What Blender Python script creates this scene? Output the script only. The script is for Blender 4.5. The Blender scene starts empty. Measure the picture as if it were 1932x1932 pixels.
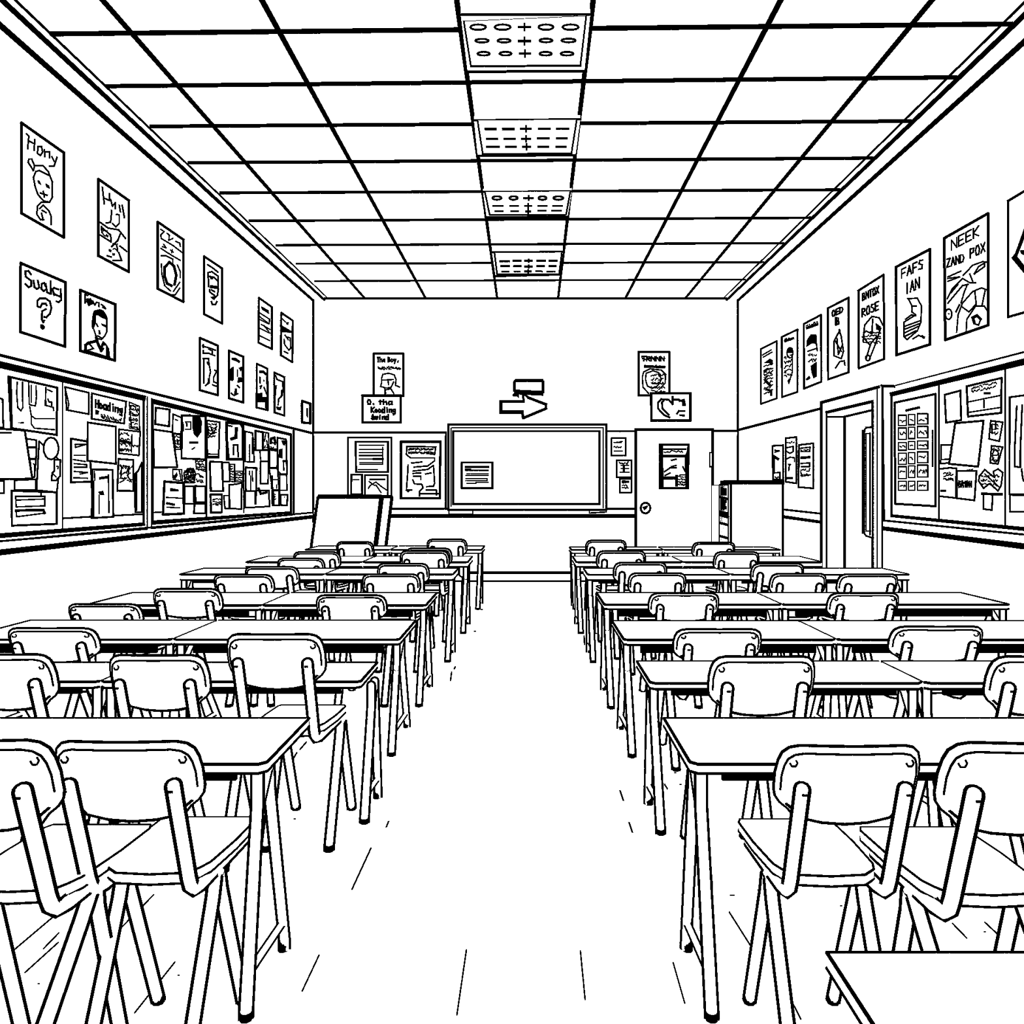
import bpy, math, random
from mathutils import Vector as V
random.seed(7)
C = bpy.context.scene.collection
F = 1500.0; CX = 997.0; CY = 924.0; H = 1.4          # focal length and vanishing point (pixels), eye height
WL = 3.275; WR = 3.187; D = 12.07; ZC = H + 2.913    # left wall, right wall, far wall, ceiling

# ------------------------------------------------------------------ materials
def material(name, col, rough=0.9, spec=0.0, emit=0.0, noise=0.0):
    m = bpy.data.materials.new(name); m.use_nodes = True
    nt = m.node_tree; b = nt.nodes['Principled BSDF']
    b.inputs['Base Color'].default_value = (*col, 1); b.inputs['Roughness'].default_value = rough
    b.inputs['Specular IOR Level'].default_value = spec
    if noise:
        n = nt.nodes.new('ShaderNodeTexNoise'); n.inputs['Scale'].default_value = 6
        r = nt.nodes.new('ShaderNodeValToRGB')
        r.color_ramp.elements[0].color = (*[c - noise for c in col], 1); r.color_ramp.elements[1].color = (*col, 1)
        nt.links.new(n.outputs['Fac'], r.inputs['Fac']); nt.links.new(r.outputs['Color'], b.inputs['Base Color'])
    if emit:
        b.inputs['Emission Color'].default_value = (1, 1, 1, 1); b.inputs['Emission Strength'].default_value = emit
    return m
INK = material('black_line', (0, 0, 0), 1.0)
WALL = material('white_wall_paint', (0.95, 0.95, 0.95), noise=0.02)
FLOOR = material('white_floor', (0.95, 0.95, 0.95), noise=0.02)
PAPER = material('white_paper', (0.96, 0.96, 0.96), noise=0.01)
PLASTIC = material('white_plastic', (0.95, 0.95, 0.95), 0.8, noise=0.01)
METAL = material('white_enamelled_metal', (0.95, 0.95, 0.95), 0.8, noise=0.01)
WOOD = material('white_board', (0.95, 0.95, 0.95), noise=0.02)
LAMP = material('lamp_diffuser', (0.95, 0.95, 0.95), emit=2.0)

# ------------------------------------------------------------------ mesh builder (slot 0 = body, slot 1 = black line)
class MB:
    def __init__(s): s.v = []; s.f = []; s.m = []
    def poly(s, pts, m=0):
        b = len(s.v); s.v += [tuple(p) for p in pts]; s.f.append(tuple(range(b, b + len(pts)))); s.m.append(m)
    def prism(s, pts, vec, m=0):
        b = len(s.v); n = len(pts); vec = V(vec)
        s.v += [tuple(p) for p in pts] + [tuple(V(p) + vec) for p in pts]
        s.f.append(tuple(range(b, b + n))); s.f.append(tuple(range(b + 2 * n - 1, b + n - 1, -1))); s.m += [m, m]
        for i in range(n):
            j = (i + 1) % n; s.f.append((b + i, b + j, b + n + j, b + n + i)); s.m.append(m)
    def box(s, lo, hi, m=0):
        x0, y0, z0 = lo; x1, y1, z1 = hi
        s.prism([(x0, y0, z0), (x1, y0, z0), (x1, y1, z0), (x0, y1, z0)], (0, 0, z1 - z0), m)
    def tube(s, path, r, m=0, seg=8):
        path = [V(p) for p in path]; n = len(path)
        rs = r if isinstance(r, (list, tuple)) else [r] * n
        t0 = (path[1] - path[0]).normalized()
        up = V((0, 0, 1)) if abs(t0.z) < 0.9 else V((1, 0, 0))
        nrm = t0.cross(up).normalized(); b = len(s.v)
        for i in range(n):
            t = (path[min(i + 1, n - 1)] - path[max(i - 1, 0)]).normalized()
            nrm = (nrm - t * nrm.dot(t)).normalized(); bi = t.cross(nrm)
            for k in range(seg):
                a = 2 * math.pi * (k + .5) / seg
                s.v.append(tuple(path[i] + (nrm * math.cos(a) + bi * math.sin(a)) * rs[i]))
        for i in range(n - 1):
            for k in range(seg):
                k2 = (k + 1) % seg
                s.f.append((b + i * seg + k, b + i * seg + k2, b + (i + 1) * seg + k2, b + (i + 1) * seg + k)); s.m.append(m)
        s.f.append(tuple(b + k for k in range(seg))[::-1]); s.m.append(m)
        s.f.append(tuple(b + (n - 1) * seg + k for k in range(seg))); s.m.append(m)
    def line(s, p, q, w):                     # a black bead along an edge
        if w and (V(p) - V(q)).length > 1e-5: s.tube([p, q], w / 2, 1, 6)
    def loop(s, pts, w, closed=True):
        n = len(pts)
        for i in range(n if closed else n - 1): s.line(pts[i], pts[(i + 1) % n], w)
    def trim(s, path, r, w, side):            # flat black edging that runs along both flanks of a tube
        path = [V(p) for p in path]; n = len(path); side = V(side).normalized()
        rs = r if isinstance(r, (list, tuple)) else [r] * n
        L = []; R = []
        for i in range(n):
            t = (path[min(i + 1, n - 1)] - path[max(i - 1, 0)]).normalized()
            b = t.cross(side)
            b = b.normalized() if b.length > 1e-4 else V((1, 0, 0))
            if L and b.dot(lastb) < 0: b = -b
            lastb = b
            L.append(path[i] + b * (rs[i] + w)); R.append(path[i] - b * (rs[i] + w))
            if i in (0, n - 1):
                sg = -1 if i == 0 else 1; cap = []
                for k in range(1, 6):
                    a = math.pi * k / 6
                    cap.append(path[i] + b * math.cos(a) * (rs[i] + w) + t * sg * math.sin(a) * (rs[i] + w))
                s.poly([path[i] + b * (rs[i] + w)] + cap + [path[i] - b * (rs[i] + w)], 1)
        for i in range(n - 1): s.poly([L[i], L[i + 1], R[i + 1], R[i]], 1)
    def tubeline(s, path, r, w, side, seg=12):
        path = [V(p) for p in path]; rs = list(r) if isinstance(r, (list, tuple)) else [r] * len(path)
        s.trim(path, rs, w, side)
        t0 = (path[0] - path[1]).normalized(); t1 = (path[-1] - path[-2]).normalized()   # rounded ends
        pp = [path[0] + t0 * rs[0] * k for k in (1, .87, .5)] + path + [path[-1] + t1 * rs[-1] * k for k in (.5, .87, 1)]
        rr = [rs[0] * k for k in (.05, .5, .87)] + rs + [rs[-1] * k for k in (.87, .5, .05)]
        s.tube(pp, rr, 0, seg)
    def build(s, name, mat, parent=None, origin=None):
        me = bpy.data.meshes.new(name); o0 = V(origin) if origin is not None else V((0, 0, 0))
        me.from_pydata([tuple(V(v) - o0) for v in s.v], [], s.f); me.materials.append(mat); me.materials.append(INK)
        me.polygons.foreach_set('material_index', s.m); me.update()
        o = bpy.data.objects.new(name, me); C.objects.link(o)
        if parent is not None: o.parent = parent
        elif origin is not None: o.location = o0
        return o
def empty(name, loc):
    o = bpy.data.objects.new(name, None); C.objects.link(o); o.location = loc; o.empty_display_size = .1; return o
def tag(o, label=None, cat=None, group=None, kind=None):
    if label: o['label'] = label
    if cat: o['category'] = cat
    if group: o['group'] = group
    if kind: o['kind'] = kind
    return o

# ------------------------------------------------------------------ points on the surfaces of the room
def on(pl, px, py, off=0.0):
    if pl == 'L': W = WL - off; Y = F * W / (CX - px); return V((-W, Y, H - (py - CY) * Y / F))
    if pl == 'R': W = WR - off; Y = F * W / (px - CX); return V((W, Y, H - (py - CY) * Y / F))
    if pl == 'C': Y = F * (ZC - off - H) / (CY - py); return V(((px - CX) * Y / F, Y, ZC - off))
    if pl == 'G': Y = F * (H - off) / (py - CY); return V(((px - CX) * Y / F, Y, off))
    Y = (D if pl == 'F' else pl) - off
    return V(((px - CX) * Y / F, Y, H - (py - CY) * Y / F))
BACK = {'L': (-1, 0, 0), 'R': (1, 0, 0), 'C': (0, 0, 1), 'G': (0, 0, -1)}
def back(pl): return V(BACK.get(pl, (0, 1, 0)))
def ribbon(mb, pl, pts, w, off):
    ws = w if isinstance(w, (tuple, list)) else (w, w)
    n = len(pts)
    for i in range(n - 1):
        (x0, y0), (x1, y1) = pts[i], pts[i + 1]
        l = math.hypot(x1 - x0, y1 - y0)
        if l < 1e-6: continue
        a = (ws[0] + (ws[1] - ws[0]) * i / (n - 1)) / 2; b = (ws[0] + (ws[1] - ws[0]) * (i + 1) / (n - 1)) / 2
        dx, dy = (x1 - x0) / l, (y1 - y0) / l; e = .4 * min(a, b) * 2
        x0 -= dx * e; y0 -= dy * e; x1 += dx * e; y1 += dy * e
        mb.poly([on(pl, x0 - dy * a, y0 + dx * a, off), on(pl, x1 - dy * b, y1 + dx * b, off),
                 on(pl, x1 + dy * b, y1 - dx * b, off), on(pl, x0 + dy * a, y0 - dx * a, off)], 1)
def slab(mb, pl, quad, off, t, w=4.0, ends=True):
    mb.prism([on(pl, x, y, off) for x, y in quad], back(pl) * (t - .001))
    n = len(quad); ws = w if isinstance(w, (list, tuple)) else [w] * n
    for i in range(n):
        if ws[i]: ribbon(mb, pl, [quad[i], quad[(i + 1) % n]], ws[i], off + .0012)

# a small stroke alphabet, y down, unit cell
GL = {'A': '0,1 .5,0 1,1;.2,.6 .8,.6', 'B': '0,0 0,1 .8,.9 .8,.6 0,.5 .7,.4 .7,.1 0,0', 'D': '0,0 0,1 .7,.9 1,.5 .7,.1 0,0',
      'E': '1,0 0,0 0,1 1,1;0,.5 .8,.5', 'F': '1,0 0,0 0,1;0,.5 .8,.5', 'G': '1,.1 .3,0 0,.5 .3,1 1,.9 1,.5 .6,.5', 'H': '0,0 0,1;1,0 1,1;0,.5 1,.5',
      'I': '.5,0 .5,1', 'K': '0,0 0,1;1,0 0,.5 1,1', 'N': '0,1 0,0 1,1 1,0', 'O': '.3,0 0,.4 .2,1 .8,1 1,.5 .7,0 .3,0', 'P': '0,1 0,0 .9,.1 .8,.5 0,.55',
      'R': '0,1 0,0 .8,.1 .8,.45 0,.5 1,1', 'S': '1,.1 .3,0 .1,.3 .9,.6 .8,1 0,.9', 'T': '0,0 1,0;.5,0 .5,1', 'W': '0,0 .25,1 .5,.3 .75,1 1,0',
      'X': '0,0 1,1;1,0 0,1', 'Y': '0,0 .5,.5 1,0;.5,.5 .5,1', 'Z': '0,0 1,0 0,1 1,1', '.': '.4,.9 .6,1', ',': '.6,.8 .4,1.1',
      'a': '.9,.4 .2,.4 0,.7 .2,1 .9,.9;.9,.4 1,1', 'b': '0,0 0,1 .8,.9 .8,.5 0,.5', 'd': '.9,0 .9,1 .1,1 0,.7 .2,.4 .9,.5', 'e': '0,.7 .9,.65 .7,.4 .1,.5 .1,.9 .9,1',
      'h': '0,0 0,1;0,.5 .7,.4 .9,1', 'i': '.5,.4 .5,1;.45,.1 .55,.15', 'm': '0,1 0,.4 .4,.5 .5,1;.5,.5 .9,.4 1,1', 'n': '0,1 0,.4;0,.5 .8,.4 .9,1', 'o': '.3,.4 0,.7 .3,1 .8,.9 .9,.6 .3,.4',
      'r': '.1,1 .1,.4;.1,.6 .8,.4', 's': '.9,.4 .2,.5 .8,.8 .1,1', 't': '.5,.1 .5,1;.1,.4 .9,.4', 'u': '0,.4 .1,.9 .8,1 .9,.4', 'w': '0,.4 .25,1 .5,.5 .75,1 1,.4', 'y': '0,.4 .4,.9;.9,.4 .2,1.4', 'g': '.9,.4 .1,.5 .2,.9 .9,.8;.9,.4 .8,1.3 .1,1.2', '&': '1,1 .2,.3 .5,0 .7,.3 0,.8 .4,1 .9,.6'}
def P(s): return [tuple(float(a) for a in p.split(',')) for p in s.split()]
def art(mb, pl, z, text, off, w=2.6):
    """strokes in crop coordinates; 'f' filled, 'e' ring, 's' small illegible writing, 't' lettering, 'w' a heavier stroke"""
    if not text: return
    w *= 1.15
    x0, y0, k = z; T = lambda p: (x0 + p[0] * k, y0 + p[1] * k)
    for st in text.split(';'):
        st = st.strip()
        if not st: continue
        c = st[0]
        if c == 'f': mb.poly([on(pl, *T(p), off) for p in P(st[1:])], 1)
        elif c == 'e':
            (cx, cy), (rx, ry) = P(st[1:])[:2]
            ribbon(mb, pl, [T((cx + rx * math.cos(a * math.pi / 9), cy + ry * math.sin(a * math.pi / 9))) for a in range(19)], w, off)
        elif c == 'W': ribbon(mb, pl, [T(p) for p in P(st[1:])], w * 1.9, off)
        elif c == 's':
            (a, b), (c2, d), (rows, slope) = P(st[1:])
            rows = int(rows); (a, b), (c2, d) = T((a, b)), T((c2, d)); rh = (d - b) / rows
            for r in range(rows):
                x = a; 
                while x < c2 - 2:
                    l = random.uniform(2.5, 6); x2 = min(c2, x + l)
                    ys = [b + rh * (r + random.uniform(.15, .8)) + slope * (q - a) for q in (x, (x + x2) / 2, x2)]
                    ribbon(mb, pl, [(x, ys[0]), ((x + x2) / 2, ys[1]), (x2, ys[2])], 2.0, off); x = x2 + random.uniform(.3, 2.2)
        elif c == 't':
            word, *rest = st[1:].split(); (a, b), (c2, d), (h, _) = P(' '.join(rest)); n = len(word); cw = (c2 - a) / n
            for i, ch in enumerate(word):
                for g in GL.get(ch, '0,1 .5,0 1,1').split(';'):
                    pts = []
                    for u, v in P(g):
                        x = a + cw * (i + .08 + u * .74); y = b + (d - b) * (x - a) / (c2 - a) + v * h
                        pts.append(T((x, y)))
                    ribbon(mb, pl, pts, w, off)
        else: ribbon(mb, pl, [T(p) for p in P(st)], w, off)
def zq(z, s): return [(z[0] + x * z[2], z[1] + y * z[2]) for x, y in P(s)]
def sheet(pl, name, cat, label, z, quad, text='', off=.006, t=.005, w=3.6, aw=2.4, group=None):
    q = quad if isinstance(quad, list) else zq(z, quad)
    mb = MB(); slab(mb, pl, q, off, t, w); art(mb, pl, z, text, off + .0014, aw)
    c = sum((on(pl, x, y, off) for x, y in q), V()) / len(q)
    return tag(mb.build(name, PAPER, None, c), label, cat, group)

# ------------------------------------------------------------------ room shell
def structure(mb, name, mat, label=None): return tag(mb.build(name, mat), label, None, None, 'structure')
mb = MB(); mb.box((-WL - .2, -2.5, -.1), (WR + .2, D + .2, 0))
scuffs = '700,1600 664,1678;880,1792 862,1915;1095,1794 1104,1886;1270,1816 1292,1893;1170,1492 1176,1510;1187,1552 1193,1570;1376,1721 1421,1792;1470,1833 1478,1850;1480,1862 1511,1923;290,1688 230,1749;330,1815 254,1911;100,1730 22,1796;111,1760 82,1790;110,1778 47,1835;602,1802 570,1870;733,1550 729,1560;1797,1742 1824,1770;1858,1740 1887,1767;578,1400 566,1414;560,1420 541,1453;415,1673 424,1673;1378,1689 1385,1689;852,1268 850,1284;859,1258 857,1262;1102,1200 1103,1216;1254,1480 1259,1488'
for st in scuffs.split(';'): ribbon(mb, 'G', P(st), 2.6, .001)
for x, y in P('336,1840 72,1856 1430,1679 1586,1709 1857,1758 555,1545 895,1191 908,1150 1283,1480 1273,1458'): ribbon(mb, 'G', [(x, y), (x + 2.5, y)], 2.5, .001)
structure(mb, 'floor', FLOOR)
mb = MB(); mb.box((-WL - .2, -2.5, ZC), (WR + .2, D + .2, ZC + .1)); structure(mb, 'ceiling', WALL)
def wlinepts(pl, px, y0, y1): return on(pl, px, y0), on(pl, px, y1)
mb = MB(); mb.box((-WL - .2, -2.5, 0), (-WL, D, ZC)); structure(mb, 'wall_left', WALL)
mb = MB(); mb.box((WR, -2.5, 0), (WR + .2, D, ZC)); structure(mb, 'wall_right', WALL)
mb = MB(); mb.box((-WL - .2, D, 0), (WR + .2, D + .2, ZC))
mb.line((-WL, D, .9), (-WL, D, ZC), .046); mb.line((WR, D, .9), (WR, D, ZC), .042)
mb.line((-WL, D, ZC), (WR, D, ZC), .05)
structure(mb, 'wall_back', WALL)
# cornice strips beside the ceiling
n = 0
def trim(mb, mat=WOOD):
    global n; n += 1; return structure(mb, 'trim_%d' % n, mat)
for sx, W in ((-1, WL), (1, WR)):
    mb = MB(); xa, xb, xc = sx * W, sx * (W - .175), sx * (W - .235)
    mb.box((min(xa, xb), 2, ZC - .03), (max(xa, xb), D, ZC))
    mb.line((xa, 2, ZC - .03), (xa, D, ZC - .03), .055); mb.line((xb, 2, ZC - .03), (xb, D, ZC - .03), .034)
    mb.line((xc, 2, ZC - .012), (xc, D, ZC - .012), .016); trim(mb)
# ceiling grid: long runners and cross tees
def bar(mb, p, q, w, h):
    p, q = V(p), V(q); d = (q - p).normalized(); s_ = V((d.y, -d.x, 0)).normalized() * w / 2
    mb.prism([p - s_, q - s_, q + s_, p + s_], (0, 0, -h), 1)
mb = MB()
for (xt, xb) in ((195, 688), (495, 803), (862, 938), (1119, 1053), (1472, 1180), (1757, 1293)):
    p = on('C', xt, 0); q = on('C', xb, 562); d = (p - q).normalized(); bar(mb, q, p + d * 2, .031, .012)
for xl, yl, xr, yr in ((95, 61, 1918, 42), (200, 160, 1813, 143), (283, 236, 1728, 226), (355, 305, 1650, 296), (415, 362, 1588, 356),
                       (470, 415, 1533, 409), (520, 461, 1480, 457), (558, 496, 1442, 493), (593, 529, 1407, 526)):
    bar(mb, on('C', xl, yl), on('C', xr, yr), .018, .021)
trim(mb)
# rails on the left wall
mb = MB(); slab(mb, 'L', [(-120, 640), (588, 817), (588, 823), (-120, 650)], .012, .012, [(5.5, 4.5), 0, 0, 0]); trim(mb)
mb = MB(); slab(mb, 'L', [(-120, 1032), (590, 967), (590, 975), (-120, 1056)], .02, .02, [3, 0, (6.5, 12), 0]); trim(mb)
# rails on the far wall
mb = MB(); slab(mb, 'F', [(592, 816), (841, 816), (841, 822), (592, 822)], .01, .01, [4.5, 3, 0, 0])
ribbon(mb, 'F', [(841, 816), (841, 958)], 3.4, .003); trim(mb)
mb = MB(); slab(mb, 'F', [(592, 960), (1197, 960), (1197, 973.5), (592, 973.5)], .03, .03, [3.5, 0, 6.5, 0]); trim(mb)
mb = MB(); slab(mb, 'F', [(1145, 813.5), (1198, 813.5), (1198, 820), (1145, 820)], .01, .01, [4, 0, 0, 0]); trim(mb)
mb = MB(); slab(mb, 'F', [(1346, 813), (1391, 813), (1391, 820), (1346, 820)], .01, .01, [4.5, 0, 0, 0]); trim(mb)
mb = MB(); slab(mb, 'F', [(592, 1080.5), (1197, 1080.5), (1197, 1097.9), (592, 1097.9)], .02, .02, [5.5, 0, 0, 0])
ribbon(mb, 'F', [(592, 1096.5), (1197, 1096.5)], 3.2, .022); structure(mb, 'baseboard_back', WOOD)
# rails on the right wall
mb = MB(); slab(mb, 'R', [(1394, 811), (1548, 771), (1548, 777), (1394, 816)], .012, .012, [4.5, 0, 0, 0]); trim(mb)
mb = MB(); slab(mb, 'R', [(1394, 952), (1548, 969), (1548, 985), (1394, 963)], .02, .02, [(3.5, 3.5), 0, (5.5, 6), 0]); trim(mb)
mb = MB(); slab(mb, 'R', [(1688, 729), (2600, 491), (2600, 508), (1688, 735)], .012, .012, [(4.5, 8), 0, 0, 0]); trim(mb)
mb = MB(); slab(mb, 'R', [(1667, 982), (2600, 1075), (2600, 1116), (1667, 997)], .02, .02, [3.5, 0, (21, 7.5), 0]); trim(mb)

# ------------------------------------------------------------------ ceiling lights
lights = [([(869, 28), (1114, 27), (1103, 134), (882, 135.5)], [(875, 40), (1106, 30), (1095, 124), (888.5, 125)], 'largest grille ceiling light nearest the viewer, with open oval holes'),
          ([(894, 227), (1095, 225), (1086, 293), (901, 294)], [(901, 228), (1088, 227), (1078, 290), (911, 291)], 'second grille ceiling light from the viewer, with slot-shaped holes'),
          ([(911, 362), (1079, 361), (1071, 409), (918, 410)], [(915, 363), (1076, 362), (1068, 405), (924, 406)], 'third grille ceiling light, whose front row of holes is open ovals'),
          ([(928, 476.5), (1062, 475), (1056, 518), (935, 521)], [(933, 478), (1060, 477), (1055, 517), (938, 518)], 'smallest grille ceiling light, farthest from the viewer near the end wall')]
holes = [('300,330 500,330 ;595,330 800,330;895,330 1030,330;1128,330 1320,330;1420,330 1625,330', '362,495 532,495;630,495 800,495;897,498 1030,498;1142,492 1308,492;1407,492 1590,492', '387,652 545,652;655,652 812,652;908,652 1030,652;1142,652 1298,652;1397,652 1563,652'),
         ('485,1568 617,1568;703,1568 836,1568;921,1565 1042,1565;1140,1565 1273,1565;1358,1563 1493,1563', '508,1688 630,1688;717,1688 848,1688;933,1688 1030,1688;1128,1682 1260,1682;1358,1682 1480,1682', '508,1785 654,1785;738,1785 860,1785;945,1785 1030,1785;1128,1785 1250,1785;1346,1785 1468,1785'),
         ('470,577 600,577;692,577 810,577;888,577 1005,577;1070,577 1186,577;1265,577 1407,577', '485,680 614,680;705,680 810,680;900,680 980,680;1070,680 1186,680;1265,680 1382,680', '510,748 614,748;718,750 810,750;913,750 966,750;1070,745 1174,745;1252,745 1370,745'),
         ('575,1400 692,1400;745,1395 848,1395;900,1395 993,1395;1057,1395 1160,1395;1214,1395 1317,1395', '588,1463 692,1463;758,1463 848,1463;900,1470 993,1470;1057,1463 1148,1463;1214,1463 1304,1463', '600,1532 692,1532;758,1532 835,1532;900,1532 980,1532;1043,1526 1122,1532;1188,1532 1290,1532')]
for i, (o, inn, lab) in enumerate(lights):
    c = sum((on('C', x, y, .02) for x, y in o), V()) / 4
    root = empty('ceiling_light', c); tag(root, lab, 'light', 'grille ceiling lights down the middle of the ceiling')
    wf = (5, 4.2, 4, 4)[i]
    mb = MB(); slab(mb, 'C', o, .045, .045, [wf, 0, wf, 0]); mb.build('housing', METAL, root, c)
    mb = MB(); slab(mb, 'C', inn, .05, .005, [0 if i else 1, 3, 4 if i < 2 else 3, 3])
    z = (840, 0, 300 / 1932) if i < 2 else (860, 290, 280 / 1932)
    for r, row in enumerate(holes[i]):
        for k, st in enumerate(row.split(';')):
            (x0, y0), (x1, y1) = zq(z, st.strip())
            if k == 2:
                ribbon(mb, 'C', [(x0, y0), (x1, y1)], 4.5 - i * .3, .0515); xm = (x0 + x1) / 2
                ribbon(mb, 'C', [(xm, y0 - 7 + i * 1.5), (xm, y0 + 7 - i * 1.5)], 3, .0515)
            elif (i == 0) or (i == 2 and r == 0):
                ry = (5 if r == 0 else 3.4) if i == 0 else 3.2; cx = (x0 + x1) / 2; rx = (x1 - x0) / 2 - 1
                ribbon(mb, 'C', [(cx + rx * math.cos(a * math.pi / 8), y0 + ry * math.sin(a * math.pi / 8)) for a in range(17)], 3.6, .0515)
            else: ribbon(mb, 'C', [(x0, y0), (x1, y1)], (4.2, 4.2, 3.6, 3.6)[i] - .6 * (r == 2), .0515)
    mb.build('diffuser', LAMP, root, c)

# ------------------------------------------------------------------ posters on the left wall
Z1 = (0, 200, .21739); Z2 = (280, 400, .17598); Z3 = (0, 460, .13458); Z4 = (340, 600, .14493)
Gl = 'posters above the left boards'; Gr = 'slanting row of posters on the right wall'
def poster(pl, z, q, text, label, w=4.6, aw=2.6, group=Gl): return sheet(pl, 'poster', 'poster', label, z, q, text, .008, .007, w, aw, group)
poster('L', Z1, '185,145 553,405 553,1140 185,930', '228,240 250,262 240,370;300,290 298,385;245,300 300,330;330,350 325,410 350,430 370,400 360,350 330,350;385,380 390,440;390,400 430,400 430,450;450,440 470,480;495,445 470,520 430,520;250,460 245,490 290,560 300,520 275,460 250,460;300,515 375,520 420,570 430,600;310,570 340,560 420,600;310,570 290,620 305,700 330,770 380,825 430,835 455,790 455,660 430,600;f 325,640 345,650 360,690 330,670;f 395,670 425,690 435,720 400,705;350,755 410,775;375,740 385,790;430,835 360,835 325,870 320,940 350,985 380,985;345,890 375,860 425,910 445,960 445,1030;365,905 400,925;360,930 375,990',
       'large poster headed Hony with a round eared face, top of the left wall', 5)
poster('L', Z1, '855,635 1118,820 1118,1440 855,1300', '888,705 905,850;905,800 950,820 950,760;960,810 975,870 1000,840 1000,890;1035,860 1045,920;1060,860 1080,970;970,905 960,1010 920,1015;1010,940 1035,945 1035,1020 1005,1050 975,1020;870,1010 940,1060 1030,1075 1090,1150;880,1045 885,1100;890,1060 960,1120 965,1180 870,1120;1045,1110 1020,1170 970,1220;1040,1215 1100,1262;1015,1215 1020,1260;980,1340 1055,1340 1030,1270;f 945,1240 970,1250 965,1270 945,1262;f 975,1275 998,1280 995,1300 975,1298;930,1300 965,1310;s 890,1060 940,1130 2,.4;s 980,1180 1020,1260 2,.2',
       'poster of a standing figure, between the Hony poster and the ring poster', 4.8)
poster('L', Z1, '1368,1005 1592,1160 1592,1700 1368,1585', '1395,1070 1425,1090 1395,1120 1400,1150;1450,1105 1470,1120 1465,1165 1500,1150;1525,1175 1560,1190 1565,1220;1400,1150 1500,1210 1585,1275;1395,1235 1480,1290 1565,1340;1420,1200 1440,1230 1410,1220;1480,1250 1505,1270;1495,1245 1490,1275;W 1430,1400 1470,1355 1510,1390 1530,1470 1515,1550;W 1430,1400 1430,1480 1450,1540 1490,1560;1400,1370 1405,1460 1430,1560 1480,1605;1540,1380 1565,1440 1565,1490;1560,1530 1505,1610;1560,1580 1520,1640 1480,1640;1400,1300 1440,1300 1500,1330 1500,1360',
       'poster with a big double ring under two ruled lines of writing', 4.4, 2.2)
poster('L', Z2, '597,475 790,605 790,1195 597,1095', '635,565 690,600 745,645;645,800 640,650 680,640 750,690 750,830 740,890 715,920;655,690 700,700 745,740;f 655,690 700,695 690,720 665,720;W 670,800 740,810;655,830 660,860 710,895;675,835 710,855;f 665,910 720,900 710,945 690,935;675,960 685,990 720,990 735,960',
       'narrow poster of a bearded face, right of the ring poster', 4)
poster('L', Z2, '1185,920 1325,1020 1325,1470 1180,1400', 'f 1210,1010 1290,1055 1295,1095 1215,1045;1190,1080 1300,1150 1295,1200 1190,1120;1190,1150 1290,1200;1210,1205 1305,1260;1190,1245 1305,1300;1190,1325 1300,1380;1240,1220 1290,1280',
       'small striped poster of slanting lines, upper row near the far corner', 3.6, 2)
poster('L', Z2, '1425,1080 1548,1165 1543,1610 1420,1535', '1430,1140 1470,1180;f 1475,1180 1505,1185 1500,1210 1480,1205;f 1430,1215 1540,1280 1540,1295 1430,1290;1455,1365 1460,1420 1505,1480 1525,1460 1520,1350 1490,1340;1465,1320 1500,1370;1455,1495 1495,1515',
       'small poster with a solid black wedge, last of the upper row', 3.6, 2.2)
poster('L', Z3, '290,270 918,540 910,1440 285,1235', '435,430 400,380 355,385 360,460 440,520 440,590 400,610 355,560;470,515 485,610 520,635 550,610 530,515;640,600 620,550 585,560 580,630 610,665 645,640;640,560 660,680 700,700;708,525 715,700;715,655 760,615;740,650 760,720;760,620 820,640;750,700 840,740;850,635 858,790 820,820 790,805;525,875 525,800 560,765 640,765 700,810 720,900 700,980 650,1030 620,1025;530,880 565,890 590,840 640,840 655,865;645,915 590,945 585,1060 605,1100 620,1075;f 565,1125 610,1135 630,1160 625,1195 590,1205 565,1180',
       'wide poster with a large question mark under handwriting', 5, 3)
poster('L', Z3, '1128,650 1618,850 1610,1635 1125,1500', '1190,710 1190,830 1215,800;1190,710 1230,725;W 1225,780 1250,850 1290,830 1260,780;1300,800 1330,860 1350,820 1390,830 1385,880;1420,850 1460,880 1480,910 1440,890;f 1320,935 1400,915 1450,935 1495,1000 1512,1060 1510,1220 1490,1240 1485,1060 1430,1040 1370,1000 1345,1000 1345,1110 1310,1200 1290,1190 1285,1100 1300,980;1350,1120 1370,1160;f 1420,1115 1490,1140 1485,1175 1425,1145;f 1378,1210 1400,1212 1415,1270 1380,1275;1315,1200 1345,1290 1370,1330 1420,1340 1470,1290 1500,1230;1370,1290 1440,1330;W 1350,1310 1360,1360 1240,1390 1200,1420 1195,1520;W 1360,1370 1420,1500 1440,1470;f 1440,1360 1480,1390 1530,1470 1545,1600 1490,1590 1485,1430 1450,1430 1430,1490 1410,1440 1430,1390;W 1200,1500 1500,1595;1260,1410 1310,1470 1240,1490',
       'portrait poster of a short haired man in a dark jacket', 5, 2.4)
poster('L', Z4, '258,260 490,360 490,1005 258,940', '290,365 380,390 460,420;300,345 300,385;370,400 400,420;300,425 300,460 370,460 450,490;415,420 420,480;300,530 370,530 375,600 395,700 380,760 380,850;305,540 305,850;f 345,570 372,560 372,620 350,600;450,680 475,690;470,700 435,770 435,830 470,845;420,870 475,890;f 360,780 385,790 380,850 330,895 320,880 355,840',
       'lower row poster of a tall bottle shape', 4.2, 2.4)
poster('L', Z4, '635,425 822,505 822,1100 635,1045', 'f 665,515 720,515 780,560 770,590 730,565 670,545;f 650,665 690,630 700,640 700,800 680,820 650,815;f 760,650 820,625 820,640 790,700;745,680 745,760;f 755,775 820,770 820,835 745,840;815,640 810,760;f 715,915 738,915 740,990 720,1005 700,990;665,980 700,1010 750,985;745,880 770,905',
       'lower row poster with a solid black block at its left edge', 4.2, 2.4)
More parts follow.
